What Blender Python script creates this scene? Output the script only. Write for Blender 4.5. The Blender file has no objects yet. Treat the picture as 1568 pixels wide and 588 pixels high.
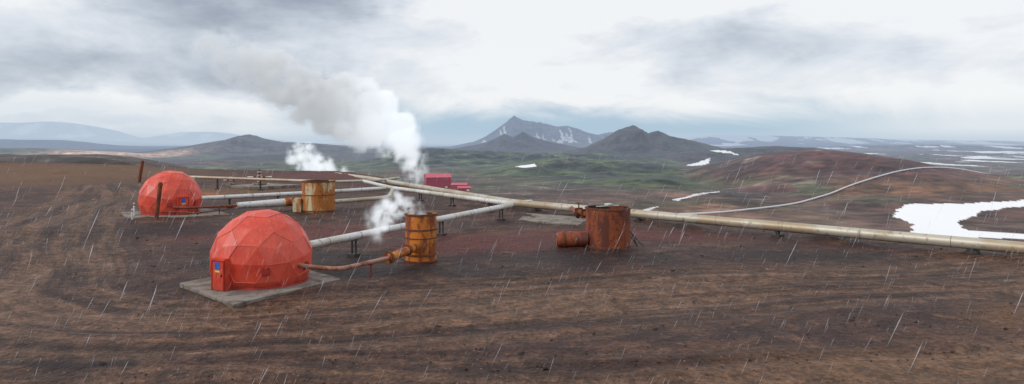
import bpy, bmesh, math, random
import numpy as np
from mathutils import Vector, Matrix
random.seed(4); rng=np.random.RandomState(7)
S=bpy.context.scene
S.view_settings.view_transform='Standard'
S.view_settings.look='None'
S.view_settings.exposure=0
COL=S.collection
CAMZ=8.0; F=1040.0

# ------------------------------------------------------------------ helpers
class NT:
    def __init__(s,tree): s.t=tree; s.n=tree.nodes; s.l=tree.links
    def new(s,typ,**kw):
        n=s.n.new(typ)
        for k,v in kw.items(): setattr(n,k,v)
        return n
    def put(s,sock,v):
        if v is None: return
        if isinstance(v,bpy.types.NodeSocket): s.l.new(v,sock)
        else:
            if isinstance(v,(tuple,list)) and len(v)==3 and len(getattr(sock,'default_value',[0]*3))==4: v=(*v,1)
            sock.default_value=v
    def m(s,op,a,b=None,c=None,clamp=False):
        n=s.new('ShaderNodeMath',operation=op); n.use_clamp=clamp
        s.put(n.inputs[0],a); s.put(n.inputs[1],b); s.put(n.inputs[2],c); return n.outputs[0]
    def vm(s,op,a,b=None):
        n=s.new('ShaderNodeVectorMath',operation=op)
        s.put(n.inputs[0],a); s.put(n.inputs[1],b); return n.outputs[0]
    def mix(s,f,a,b,mode='MIX'):
        n=s.new('ShaderNodeMix',data_type='RGBA',blend_type=mode)
        s.put(n.inputs[0],f); s.put(n.inputs[6],a); s.put(n.inputs[7],b); return n.outputs[2]
    def noise(s,vec,scale,detail=4,rough=.55,dist=0):
        n=s.new('ShaderNodeTexNoise'); s.put(n.inputs['Vector'],vec)
        n.inputs['Scale'].default_value=scale; n.inputs['Detail'].default_value=detail
        n.inputs['Roughness'].default_value=rough; n.inputs['Distortion'].default_value=dist
        return n.outputs[0]
    def ss(s,v,a,b):
        n=s.new('ShaderNodeMapRange',interpolation_type='SMOOTHSTEP'); s.put(n.inputs[0],v)
        n.inputs[1].default_value=a; n.inputs[2].default_value=b; return n.outputs[0]
    def comb(s,x,y,z):
        n=s.new('ShaderNodeCombineXYZ'); s.put(n.inputs[0],x); s.put(n.inputs[1],y); s.put(n.inputs[2],z); return n.outputs[0]
    def sep(s,v):
        n=s.new('ShaderNodeSeparateXYZ'); s.put(n.inputs[0],v); return n.outputs

def newmat(name):
    m=bpy.data.materials.new(name); m.use_nodes=True; m.node_tree.nodes.clear()
    t=NT(m.node_tree); o=t.new('ShaderNodeOutputMaterial'); return m,t,o
def principled(t,o,col,rough=.6,metal=0,bump=None,bs=.3,bd=.05,spec=.5):
    p=t.new('ShaderNodeBsdfPrincipled'); t.put(p.inputs['Base Color'],col)
    t.put(p.inputs['Roughness'],rough); t.put(p.inputs['Metallic'],metal)
    p.inputs['Specular IOR Level'].default_value=spec
    if bump is not None:
        b=t.new('ShaderNodeBump'); b.inputs['Strength'].default_value=bs; b.inputs['Distance'].default_value=bd
        t.put(b.inputs['Height'],bump); t.l.new(b.outputs[0],p.inputs['Normal'])
    t.l.new(p.outputs[0],o.inputs['Surface']); return p

def weathered(name,base,dirt,dark,amt=.5,scale=1.2,rough=.55,metal=0.,streak=True,bs=.2):
    m,t,o=newmat(name)
    tc=t.new('ShaderNodeTexCoord').outputs['Object']
    v=t.vm('MULTIPLY',tc,(1,1,.22 if streak else 1))
    n1=t.noise(v,scale*1.6,5,.62,.4); n2=t.noise(tc,scale*5,4,.6); n3=t.noise(tc,scale*.7,2,.5)
    a=t.ss(t.m('ADD',n1,t.m('MULTIPLY',t.m('SUBTRACT',n3,.5),.5)),.62-amt*.3,.72-amt*.25)
    c=t.mix(a,base,dirt)
    b=t.ss(t.m('ADD',t.m('MULTIPLY',n2,.6),t.m('MULTIPLY',n1,.4)),.5,.66)
    c=t.mix(t.m('MULTIPLY',b,.85),c,dark)
    c=t.mix(.35,c,t.mix(n2,(.4,.4,.4),(1.1,1.1,1.1)),'MULTIPLY')
    principled(t,o,c,t.m('ADD',rough,t.m('MULTIPLY',a,.2)),metal,n2,bs,.03)
    return m
def cladding(name,base,dirt,metal=.3,rough=.42):
    m,t,o=newmat(name)
    tc=t.new('ShaderNodeTexCoord').outputs['Object']
    n1=t.noise(tc,.22,3,.5); n2=t.noise(tc,2.2,4,.6)
    c=t.mix(t.ss(n1,.42,.6),base,dirt)
    c=t.mix(t.m('MULTIPLY',t.ss(n2,.54,.68),.6),c,tuple(x*.45 for x in dirt))
    principled(t,o,c,t.m('ADD',rough,t.m('MULTIPLY',n2,.15)),metal,n2,.04,.02); return m
def plain(name,col,rough=.6,metal=0,var=.25,scale=3):
    m,t,o=newmat(name)
    tc=t.new('ShaderNodeTexCoord').outputs['Object']
    n=t.noise(tc,scale,4,.6)
    c=t.mix(t.ss(n,.35,.7),tuple(x*(1-var) for x in col),tuple(min(1,x*(1+var)) for x in col))
    principled(t,o,c,rough,metal); return m

def dome_mat():
    m,t,o=newmat('dome_red_fibreglass')
    tc=t.new('ShaderNodeTexCoord').outputs['Object']
    n=t.noise(tc,1.1,5,.6); f=t.noise(tc,14,4,.6)
    zs=t.sep(tc)[2]
    c=t.mix(t.ss(n,.3,.7),(.54,.036,.018),(.68,.070,.034))
    st=t.noise(t.vm('MULTIPLY',tc,(3,3,.35)),2.2,5,.65)
    c=t.mix(t.m('MULTIPLY',t.ss(st,.5,.72),.4),c,(.80,.20,.12))
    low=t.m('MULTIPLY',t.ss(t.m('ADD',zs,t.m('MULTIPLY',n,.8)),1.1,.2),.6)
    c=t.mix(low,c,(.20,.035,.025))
    at=t.new('ShaderNodeAttribute',attribute_name='panel').outputs['Fac']
    c=t.mix(t.m('MULTIPLY',at,.38),c,(.88,.16,.10))
    principled(t,o,c,t.m('ADD',.32,t.m('MULTIPLY',f,.25)),0,f,.06,.02); return m
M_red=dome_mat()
M_seamlight=plain('dome_flange_paint',(.68,.13,.09),.5)
M_seam=plain('dome_seam_red',(.36,.03,.025),.5)
M_rust_dark=weathered('rust_dark',(.115,.025,.013),(.28,.062,.016),(.036,.014,.011),.6,.9)
M_rust_orange=weathered('rust_orange',(.60,.19,.018),(.30,.075,.016),(.075,.024,.013),.55,1.3)
M_rust_band=weathered('rust_band',(.14,.04,.016),(.26,.085,.025),(.05,.018,.012),.5,2)
M_paint_rust=weathered('peeling_yellow_paint',(.60,.52,.33),(.44,.15,.025),(.12,.045,.02),.85,.75)
M_inside=plain('tank_inside',(.035,.022,.018),.9)
M_clad=cladding('pipe_cladding',(.50,.46,.38),(.40,.32,.22))
M_clad_w=cladding('pipe_cladding_pale',(.66,.66,.65),(.52,.49,.42))
M_clad_seam=plain('pipe_seam',(.24,.20,.16),.5,.2)
M_pink=weathered('faded_pipe_paint',(.42,.22,.16),(.30,.10,.05),(.12,.05,.03),.5,1.6,.5)
M_conc=weathered('concrete',(.25,.22,.19),(.16,.13,.105),(.085,.065,.052),.5,.7,.85,0,False,.3)
M_steel=plain('dark_steel',(.05,.045,.045),.6,.3)
M_redsteel=plain('red_primer_steel',(.22,.03,.025),.6)
M_white=plain('white_paint',(.62,.62,.60),.5)
M_blue=plain('blue_sign_face',(.03,.12,.45),.5)
M_yel=plain('yellow_sign_face',(.75,.6,.08),.5)

def G(name,loc=(0,0,0),rz=0,sc=1):
    e=bpy.data.objects.new(name,None); e.location=loc; e.rotation_euler=(0,0,rz); e.scale=(sc,)*3
    e.empty_display_size=.5; COL.objects.link(e); return e
def mk(name,verts,faces,mat,parent=None,smooth=False):
    me=bpy.data.meshes.new(name); me.from_pydata([tuple(v) for v in verts],[],faces); me.update()
    if smooth:
        for p in me.polygons: p.use_smooth=True
    ob=bpy.data.objects.new(name,me); COL.objects.link(ob)
    if mat: me.materials.append(mat)
    if parent: ob.parent=parent
    return ob
def autosmooth(ob,ang=40):
    me=ob.data; bm=bmesh.new(); bm.from_mesh(me)
    for f in bm.faces: f.smooth=True
    for e in bm.edges:
        if len(e.link_faces)==2 and e.calc_face_angle(0)>math.radians(ang): e.smooth=False
    bm.to_mesh(me); bm.free()
def lathe(name,prof,mat,parent=None,n=48,loc=(0,0,0),axis='Z',dent=0,closed=False):
    V=[];Fc=[]
    ph=random.random()*6
    for (r,z) in prof:
        for i in range(n):
            a=2*math.pi*i/n
            rr=r*(1+dent*math.sin(3*a+ph+z*1.3)+dent*.6*math.sin(7*a-z*2))
            if axis=='Z': V.append((loc[0]+rr*math.cos(a),loc[1]+rr*math.sin(a),loc[2]+z))
            elif axis=='X': V.append((loc[0]+z,loc[1]+rr*math.cos(a),loc[2]+rr*math.sin(a)))
            else: V.append((loc[0]+rr*math.sin(a),loc[1]+z,loc[2]+rr*math.cos(a)))
    m=len(prof)
    for j in range(m if closed else m-1):
        for i in range(n):
            k=(j+1)%m
            Fc.append((j*n+i,j*n+(i+1)%n,k*n+(i+1)%n,k*n+i))
    ob=mk(name,V,Fc,mat,parent); 
    bm=bmesh.new(); bm.from_mesh(ob.data); bmesh.ops.remove_doubles(bm,verts=bm.verts,dist=1e-5)
    bmesh.ops.recalc_face_normals(bm,faces=bm.faces); bm.to_mesh(ob.data); bm.free()
    autosmooth(ob); return ob
def round_path(pts,rad,seg=7):
    P=[Vector(p) for p in pts]; out=[P[0]]
    for i in range(1,len(P)-1):
        a,b,c=P[i-1],P[i],P[i+1]
        d1=(a-b); d2=(c-b); r=min(rad,d1.length*.45,d2.length*.45)
        s=b+d1.normalized()*r; e=b+d2.normalized()*r
        for k in range(seg+1):
            t=k/seg; out.append(s*(1-t)**2+b*2*t*(1-t)+e*t*t)
    out.append(P[-1]); return out
def tube(name,pts,r,mat,parent=None,n=20,rad=1.0):
    P=round_path(pts,rad) if len(pts)>2 else [Vector(p) for p in pts]
    R=r if isinstance(r,(list,tuple)) else [r]*len(P)
    V=[];Fc=[]
    for i,p in enumerate(P):
        d=(P[min(i+1,len(P)-1)]-P[max(i-1,0)]).normalized()
        up=Vector((0,0,1)) if abs(d.z)<.95 else Vector((0,1,0))
        x=d.cross(up).normalized(); y=x.cross(d)
        for k in range(n):
            a=2*math.pi*k/n; V.append(p+(x*math.cos(a)+y*math.sin(a))*R[i])
    for i in range(len(P)-1):
        for k in range(n):
            Fc.append((i*n+k,i*n+(k+1)%n,(i+1)*n+(k+1)%n,(i+1)*n+k))
    Fc.append(tuple(range(n))[::-1]); Fc.append(tuple((len(P)-1)*n+k for k in range(n)))
    ob=mk(name,V,Fc,mat,parent); autosmooth(ob,50); return ob
def box(name,c,s,mat,parent=None,rz=0,bev=.02):
    bm=bmesh.new(); bmesh.ops.create_cube(bm,size=1)
    for v in bm.verts: v.co=Vector((v.co.x*s[0],v.co.y*s[1],v.co.z*s[2]))
    if bev: bmesh.ops.bevel(bm,geom=bm.edges[:],offset=bev,segments=2,affect='EDGES')
    bmesh.ops.rotate(bm,verts=bm.verts,matrix=Matrix.Rotation(rz,3,'Z'))
    bmesh.ops.translate(bm,verts=bm.verts,vec=c)
    me=bpy.data.meshes.new(name); bm.to_mesh(me); bm.free()
    ob=bpy.data.objects.new(name,me); COL.objects.link(ob); me.materials.append(mat)
    if parent: ob.parent=parent
    return ob
def rings(name,pts,r,mat,parent,step,h=.012,w=.08):
    V=[];Fc=[];n=20
    for a,b in zip(pts[:-1],pts[1:]):
        a=Vector(a);b=Vector(b);L=(b-a).length;d=(b-a)/L
        x=d.cross(Vector((0,0,1))).normalized(); y=x.cross(d)
        s=step*.7
        while s<L-step*.4:
            base=len(V)
            for (rr,o) in ((r,-w/2),(r+h,-w/2),(r+h,w/2),(r,w/2)):
                for k in range(n):
                    t=2*math.pi*k/n; V.append(a+d*(s+o)+(x*math.cos(t)+y*math.sin(t))*rr)
            for j in range(3):
                for k in range(n):
                    Fc.append((base+j*n+k,base+j*n+(k+1)%n,base+(j+1)*n+(k+1)%n,base+(j+1)*n+k))
            s+=step
    return mk(name,V,Fc,mat,parent)

# ------------------------------------------------------------------ noise (numpy)
PERM=rng.permutation(4096)
GR=rng.rand(4096)*2-1
def vnoise(x,y):
    xi=np.floor(x).astype(np.int64); yi=np.floor(y).astype(np.int64)
    fx=x-xi; fy=y-yi
    ux=fx*fx*fx*(fx*(fx*6-15)+10); uy=fy*fy*fy*(fy*(fy*6-15)+10)
    def g(a,b): return GR[(PERM[(a&4095)]+b*131+7*(b>>5))&4095]
    return (g(xi,yi)*(1-ux)+g(xi+1,yi)*ux)*(1-uy)+(g(xi,yi+1)*(1-ux)+g(xi+1,yi+1)*ux)*uy
def fbm(x,y,oct=5,gain=.5):
    s=0;a=1;t=0
    for i in range(oct):
        c,sn=math.cos(i*1.1+.3),math.sin(i*1.1+.3)
        s=s+a*vnoise((x*c-y*sn)*2**i+17.3*i,(x*sn+y*c)*2**i-9.1*i); t+=a; a*=gain
    return s/t
def ridged(x,y,oct=4):
    s=0;a=1;t=0
    for i in range(oct):
        c,sn=math.cos(i*.9+.7),math.sin(i*.9+.7)
        s=s+a*(1-2*np.abs(vnoise((x*c-y*sn)*2**i+5.3*i,(x*sn+y*c)*2**i+3.1*i))); t+=a; a*=.5
    return s/t
def sst(v,a,b):
    t=np.clip((v-a)/(b-a),0,1); return t*t*(3-2*t)

# ------------------------------------------------------------------ terrain
FLOOR=-70.0
# skyline ridges: range (m), ridge half-depth (m), [(pixel column, pixel row) marks], roughness, rock kind
RIDGES=[
 (31000,3500,[(-260,206),(-100,192),(0,187),(40,188),(90,186),(130,192),(150,203),(185,212),(240,222)],.05,0),
 (27000,2500,[(190,222),(240,211),(290,202),(330,202),(380,209),(450,217),(520,222)],.04,0),
 (19000,2500,[(-300,212),(0,211),(60,210),(130,214),(230,219),(330,224)],.06,0),
 (9000,900,[(-200,213),(0,213),(80,214),(140,221),(220,226),(300,231)],.08,0),
 (3300,420,[(-300,226),(-60,226),(60,226),(160,232),(240,240)],.12,0),
 (900,150,[(-400,220),(-200,226),(0,235),(130,234),(180,238),(240,246),(265,253),(320,280)],.03,3),
 (4200,420,[(200,236),(240,231),(290,224),(340,214),(365,209),(378,205),(395,210),(430,217),(480,219),(530,223),(600,225),(660,230),(700,238)],.14,4),
 (3000,250,[(330,244),(370,238),(420,236),(470,238),(520,243)],.14,1),
 (9000,700,[(690,224),(725,217),(745,208),(760,198),(775,188),(787,177),(800,181),(830,189),(850,192),(870,191),(890,200),(915,206),(935,202),(960,211),(990,219),(1010,226)],.18,5),
 (4700,380,[(670,232),(700,226),(730,221),(755,213),(772,204),(778,206),(785,209),(800,200),(806,204),(815,209),(840,216),(880,224),(930,233)],.14,1),
 (3500,330,[(850,234),(900,224),(925,212),(945,199),(958,194),(970,191),(982,197),(988,205),(1003,200),(1012,204),(1020,208),(1050,213),(1075,220),(1110,228),(1200,240)],.14,1),
 (15000,1500,[(1020,220),(1055,210),(1100,206),(1200,208),(1300,211),(1400,214),(1500,215),(1568,217),(1700,219),(1900,222)],.05,0),
 (7000,500,[(1250,226),(1330,222),(1420,221),(1500,223),(1600,222),(1750,226)],.06,0),
 (2500,260,[(540,248),(590,238),(625,230),(660,226),(700,228),(760,231),(840,233),(900,232),(960,238),(1020,243)],.24,2),
 (1750,260,[(690,275),(730,262),(780,253),(830,244),(870,240),(920,243),(980,246),(1040,254),(1100,263),(1140,280)],.24,2),
 (1250,120,[(830,298),(870,286),(920,276),(970,269),(1010,268),(1050,275),(1090,290)],.16,2),
 (1500,200,[(350,278),(400,266),(470,262),(520,266),(560,276)],.14,2),
 (2700,260,[(960,246),(1010,236),(1060,231),(1120,226),(1180,223),(1240,224),(1290,231),(1340,243)],.12,1),
 (1350,330,[(1010,294),(1050,278),(1100,259),(1150,244),(1190,235),(1230,230),(1260,228),(1300,232),(1350,241),(1400,251),(1440,261),(1510,277)],.07,6),
 (830,110,[(1180,345),(1230,322),(1290,309),(1350,303),(1420,303),(1490,300),(1600,296),(1800,300)],.06,7),
]
def track_pts(P):
    out=[]
    for i in range(len(P)-1):
        p0=P[max(i-1,0)];p1=P[i];p2=P[i+1];p3=P[min(i+2,len(P)-1)]
        for k in range(8):
            t=k/8
            out.append(tuple(.5*((2*p1[j])+(-p0[j]+p2[j])*t+(2*p0[j]-5*p1[j]+4*p2[j]-p3[j])*t*t+(-p0[j]+3*p1[j]-3*p2[j]+p3[j])*t**3) for j in range(2)))
    out.append(P[-1]); return np.array(out)
TR=track_pts([(75,50),(50,45),(33,41.5),(20,38.8),(8,36.5),(-5.6,32.5),(-13.7,29.8),(-20,30.5),(-26,35),(-30.5,43),(-36,52),(-43,64),(-51,80),(-60,100),(-72,122)])
TR2=track_pts([(62,36),(36,29),(16,24.5),(4,23),(-10,24),(-22,23),(-34,27),(-46,38)])
def track_coords(x,y,TR):
    best=np.full(x.shape,1e9); across=np.zeros(x.shape); along=np.zeros(x.shape); acc=0
    for i in range(len(TR)-1):
        ax,ay=TR[i];bx,by=TR[i+1];dx,dy=bx-ax,by-ay;L=math.hypot(dx,dy)
        t=np.clip(((x-ax)*dx+(y-ay)*dy)/L**2,0,1)
        qx=x-(ax+dx*t);qy=y-(ay+dy*t);d=np.hypot(qx,qy)
        sgn=np.sign(dx*qy-dy*qx); m=d<best
        best=np.where(m,d,best); across=np.where(m,d*sgn,across); along=np.where(m,acc+t*L,along); acc+=L
    return across,along
def edge_s(x,y):
    s1=(x+y-80.5)*.7071; s2=x*.888+(y-80)*.46
    s=np.minimum(s1,s2)
    return np.maximum(s,y-185)
def height(x,y,kinds=False):
    r=np.hypot(x,y)
    s=edge_s(x,y)+2.0*fbm(x/14,y/14,3)
    zp=.26*fbm(x/9,y/9,4)+.35*fbm(x/40+3,y/40,2)*sst(r,50,120)
    zp=zp+2.6*sst(-x,55,150)*sst(y,60,190)+1.1*sst(y,120,150)*(1-sst(y,165,185))*(.6+.6*fbm(x/16,y/16,3))
    zp=zp+6.0*sst(-y,-20,2)+.5*sst(x,20,40)*(1-sst(y,20,32))
    zp=zp+.9*sst(-x,28,46)*(1-sst(y,50,75))
    zp=zp+.35*np.exp(-((s-1)/1.6)**2)*(.4+fbm(x/3,y/3,3))
    fl=FLOOR+sst(r,700,1600)*13*fbm(x/330,y/330,5)+sst(r,1500,5000)*14*fbm(x/900,y/900,5)+4*fbm(x/80,y/80,4)*sst(r,300,1000)
    z=fl.copy()
    K=np.zeros((8,)+x.shape) if kinds else None
    for (y0,wy,pr,rough,kind) in RIDGES:
        k=y0/F
        xs=np.array([(p[0]-784)*k for p in pr]); zs=np.array([CAMZ-(p[1]-218)*k for p in pr])
        w=(xs[-1]-xs[0])*.1
        xs=np.concatenate([[xs[0]-w*1.5],xs,[xs[-1]+w*1.5]]); zs=np.concatenate([[FLOOR-30],zs,[FLOOR-30]])
        m=(np.abs(y-y0)<wy*3.5)
        if not m.any(): continue
        xm=x[m];ym=y[m]
        warp=wy*.55*fbm(xm/(wy*1.4),ym/(wy*1.4)+y0,3)
        g=1/(1+(np.abs(ym+warp*.35-y0)/wy)**2.6)
        g=np.where(g<.02,0,g)
        pz=np.interp(xm+warp*.25*sst(np.abs(ym-y0),0,wy),xs,zs)
        hgt=np.maximum(pz-FLOOR,0)
        rn=ridged(xm/(wy*.5),ym/(wy*.5)+y0*.01,5)
        zz=FLOOR+hgt*g*(1+rough*1.3*(rn-.45)*(.35+sst(np.abs(ym-y0),0,wy)))-2
        a=z[m]; kk=5+hgt.max()*.02
        h=np.clip(.5+.5*(zz-a)/kk,0,1)
        z[m]=a*(1-h)+zz*h+kk*h*(1-h)
        if kinds:
            f=h*sst(g,.04,.2)
            for q in range(8): K[q][m]=K[q][m]*(1-f)
            K[kind][m]=K[kind][m]+f
    drop=1-np.exp(-np.maximum(s-5,0)/110)
    drop=np.where(s>5,drop,0)
    B=sst(s,150,520)
    slope=zp+(FLOOR-zp)*drop+sst(s,8,60)*3*fbm(x/35,y/35,4)
    zf=slope*(1-B)+z*B
    if kinds: return zf,s,K
    return zf,s
def build_terrain():
    az=np.concatenate([np.linspace(-180,-46,60,endpoint=False),np.linspace(-46,46,900),np.linspace(46,180,60,endpoint=False)[1:]])
    az=np.radians(az); na=len(az)
    rr=np.concatenate([np.geomspace(1,20,24,endpoint=False),np.geomspace(20,62000,920)]); nr=len(rr)
    A,R=np.meshgrid(az,rr); X=R*np.sin(A); Y=R*np.cos(A)
    x=X.ravel();y=Y.ravel(); r=R.ravel()
    z,s,K=height(x,y,True)
    Z=z.reshape(nr,na)
    dzr=np.gradient(Z,axis=0)/np.maximum(np.gradient(R,axis=0),1e-3)
    slp=np.abs(dzr).ravel()
    near=r<160
    xn=x[near];yn=y[near]
    tv=np.zeros((len(x),3)); tv[:,0]=99; cand=[]
    for (T_,hw,fo,off,am) in ((TR,3.8,3.4,0,1.),(TR2,1.2,1.8,30,.75)):
        ac,al=track_coords(xn,yn,T_)
        mask=am*np.exp(-(np.maximum(np.abs(ac)-hw,0)/fo)**2)
        cand.append((ac+.8*fbm(xn/14+off,yn/14,2)+off,al+off,mask))
    pick=cand[1][2]>cand[0][2]
    q=np.where(pick,cand[1][0],cand[0][0]); al=np.where(pick,cand[1][1],cand[0][1])
    mask=np.maximum(cand[0][2],cand[1][2])*sst(np.abs(cand[0][2]-cand[1][2]),0,.12)
    tv[near,0]=q; tv[near,1]=al; tv[near,2]=mask
    z[near]+=(.07*vnoise(q*1.1+40,al*.05)+.04*vnoise(q*3.1,al*.08+9))*mask
    n1=fbm(x/260,y/260,5); n2=fbm(x/90+50,y/90,5); n3=fbm(x/900+5,y/900+8,4); n4=fbm(x/28,y/28,4)
    green=np.array([.056,.080,.027]); brown=np.array([.074,.044,.035]); dark=np.array([.022,.022,.027]); pale=np.array([.17,.14,.12])
    C=np.tile(brown,(len(x),1))
    def mixc(C,c,f): f=np.clip(f,0,1)[:,None]; return C*(1-f)+np.array(c)*f
    az_=x/np.maximum(y,1)
    C=mixc(C,green,sst(n1+.3*n2+.16-.32*sst(az_,.25,.5),-.05,.25)*(1-sst(r,5000,9000))*.9)
    C=mixc(C,dark,sst(n2+.4*n3,.0,.3)*.8)
    C=mixc(C,pale,sst(r,1700,2500)*sst(az_,.35,.5)*sst(n2,-.3,.3)*.45)
    C=mixc(C,(.095,.045,.044),sst(az_,.1,.3)*sst(-r,-1100,-700)*sst(n1,-.3,.2)*.7)
    C=mixc(C,(.028,.024,.024),K[1]*(.82+.25*n2)); 
    C=mixc(C,(.050,.042,.036),K[4]*.85); C=mixc(C,(.060,.057,.058),K[5]*.9); C=mixc(C,(.045,.032,.030),K[3]*.9)
    C=mixc(C,(.050,.070,.028),K[2]*.9); C=mixc(C,(.018,.022,.026),K[2]*np.maximum(sst(slp,.07,.20),sst(n2,.08,.30))*.88)
    C=mixc(C,(.082,.030,.027),K[6]*.97); C=mixc(C,(.032,.020,.022),K[6]*sst(n2+.5*n1,.0,.3)*.65)
    low=sst(-z,38,60)
    C=mixc(C,(.044,.060,.027),K[6]*low*sst(n1+n4*.5,-.15,.2)*.7)
    C=mixc(C,(.19,.075,.038),K[6]*sst(n1,.14,.3)*low*.65)
    C=mixc(C,(.080,.040,.036),K[7]*.9); C=mixc(C,(.042,.058,.028),K[7]*sst(n2,-.05,.2)*.7)
    g2=np.exp(-(((x-210)/90)**2+((y-850)/170)**2)**2)
    C=mixc(C,(.18,.082,.05),g2*sst(n2,-.3,.3)*.6)
    C=mixc(C,(.5,.32,.22),np.exp(-(((x+1900)/260)**2+((y-3300)/500)**2)**2)*.9)
    ch=np.exp(-(fbm(x/420+3,y/420+1,4)/.010)**2)*sst(r,500,800)*(1-sst(r,1900,2600))
    C=mixc(C,(.18,.155,.12),ch*.5)
    C=C*np.clip(1+.75*n4+.55*n2,.3,2)[:,None]
    snow=np.zeros(len(x))
    def poly(P,fz,wp=9,val=1.):
        nonlocal snow
        Q=[((p[0]-784)*(CAMZ-fz)/(p[1]-218),F*(CAMZ-fz)/(p[1]-218)) for p in P]
        px=x+wp*fbm(x/30,y/30,4); py=y+wp*fbm(x/30+7,y/30,4)
        c=np.zeros(len(x),bool)
        for i in range(len(Q)):
            x1,y1=Q[i];x2,y2=Q[i-1]
            if y1==y2: continue
            c^=((y1>py)!=(y2>py))&(px<(x2-x1)*(py-y1)/(y2-y1)+x1)
        snow=np.maximum(snow,(c&(r<2500))*val)
    poly([(1366,327),(1400,322),(1470,323),(1600,319),(1600,324),(1505,331),(1462,346),(1480,356),(1600,363),(1600,371),(1470,367),(1400,362),(1386,357),(1410,346),(1374,336)],FLOOR)
    poly([(958,331),(985,322),(1010,318),(1000,322),(972,331)],FLOOR,5,.7)
    poly([(1030,309),(1060,302),(1100,296),(1101,297.5),(1060,304),(1035,311)],FLOOR,5,.7)
    def blob(cx,cy,rx,ry,rot=0,a=.5):
        nonlocal snow
        c,sn=math.cos(rot),math.sin(rot); u=((x-cx)*c+(y-cy)*sn)/rx; v=(-(x-cx)*sn+(y-cy)*c)/ry
        snow=np.maximum(snow,1.*((u*u+v*v+a*2*n4+a*n2)<1))
    blob(34,1640,22,30,.5); blob(620,2250,22,170,-.45); blob(612,1800,30,22,.2)
    blob(1120,2000,50,26); blob(1080,1830,60,14); blob(800,2600,18,80,.4); blob(1350,2500,90,30)
    sn=fbm(x/900+31,y/2600+4,5)
    snow=np.maximum(snow,(sn>.24)*(r>6000)*(az_>.22)*1.)
    sn2=fbm(x/260+3,y/600+8,4); snow=np.maximum(snow,(sn2>.43)*(r>2300)*(az_>.42)*.9)
    mt=(np.abs(y-9000)<1100)&(np.abs(x-400)<1300)&(z>0)
    snow=np.maximum(snow,mt*(fbm(x/60+2,y/600,4)-.0014*(z-40)>.30)*.5)
    mt=(y>24000)&(z>100); snow=np.maximum(snow,mt*sst(fbm(x/500,y/1500,4)+z/2200.,.25,.5))
    snow=snow*(s>60)
    C=mixc(C,(.86,.87,.89),snow)
    lake=((np.abs(x+1500)<2500)&(y>12000)&(y<17500)&(z<-40)&(x/y<-.02)&(x/y>-.17))*1.
    C=mixc(C,(.35,.5,.6),lake)
    haze=1-np.exp(-np.maximum(r-900,0)/8000.)  # share of painted-in haze, growing with distance from the viewpoint
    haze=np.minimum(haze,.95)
    plate=1-sst(s,9,30)
    nv=len(x)
    V=np.stack([x,y,z],1)
    cz=height(np.array([0.]),np.array([0.01]))[0][0]
    V=np.concatenate([V,[[0,0,cz]]])
    idx=np.arange(na*nr).reshape(nr,na)
    a=idx[:-1,:];b=np.roll(a,-1,1);c=np.roll(idx[1:,:],-1,1);dd=idx[1:,:]
    Q=np.stack([a,dd,c,b],-1).reshape(-1,4)[:, ::-1]
    T=np.stack([idx[0],np.roll(idx[0],-1),np.full(na,nv)],-1)
    me=bpy.data.meshes.new('ground')
    me.vertices.add(len(V)); me.vertices.foreach_set('co',V.ravel().astype(np.float32))
    nl=Q.size+T.size; me.loops.add(nl)
    me.loops.foreach_set('vertex_index',np.concatenate([Q.ravel(),T.ravel()]).astype(np.int32))
    me.polygons.add(len(Q)+len(T))
    ls=np.concatenate([np.arange(len(Q))*4,Q.size+np.arange(len(T))*3]); 
    me.polygons.foreach_set('loop_start',ls.astype(np.int32))
    me.update(calc_edges=True); me.validate()
    me.polygons.foreach_set('use_smooth',np.ones(len(me.polygons),bool))
    def pad(a,v=0): return np.concatenate([a,np.full((1,)+a.shape[1:],v)])
    for nm,ar in (('trk',tv),('country',np.maximum(C,.004))):
        at=me.attributes.new(nm,'FLOAT_VECTOR','POINT'); at.data.foreach_set('vector',pad(ar).ravel().astype(np.float32))
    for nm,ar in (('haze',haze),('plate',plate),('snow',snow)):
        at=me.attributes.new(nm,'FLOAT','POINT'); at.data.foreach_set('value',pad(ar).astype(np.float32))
    ob=bpy.data.objects.new('ground',me); COL.objects.link(ob)
    if me.polygons[len(Q)//2].normal.z<0: me.flip_normals()
    return ob
ground=build_terrain()
def zat(x,y): return float(height(np.array([float(x)]),np.array([float(y)]))[0][0])

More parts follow.
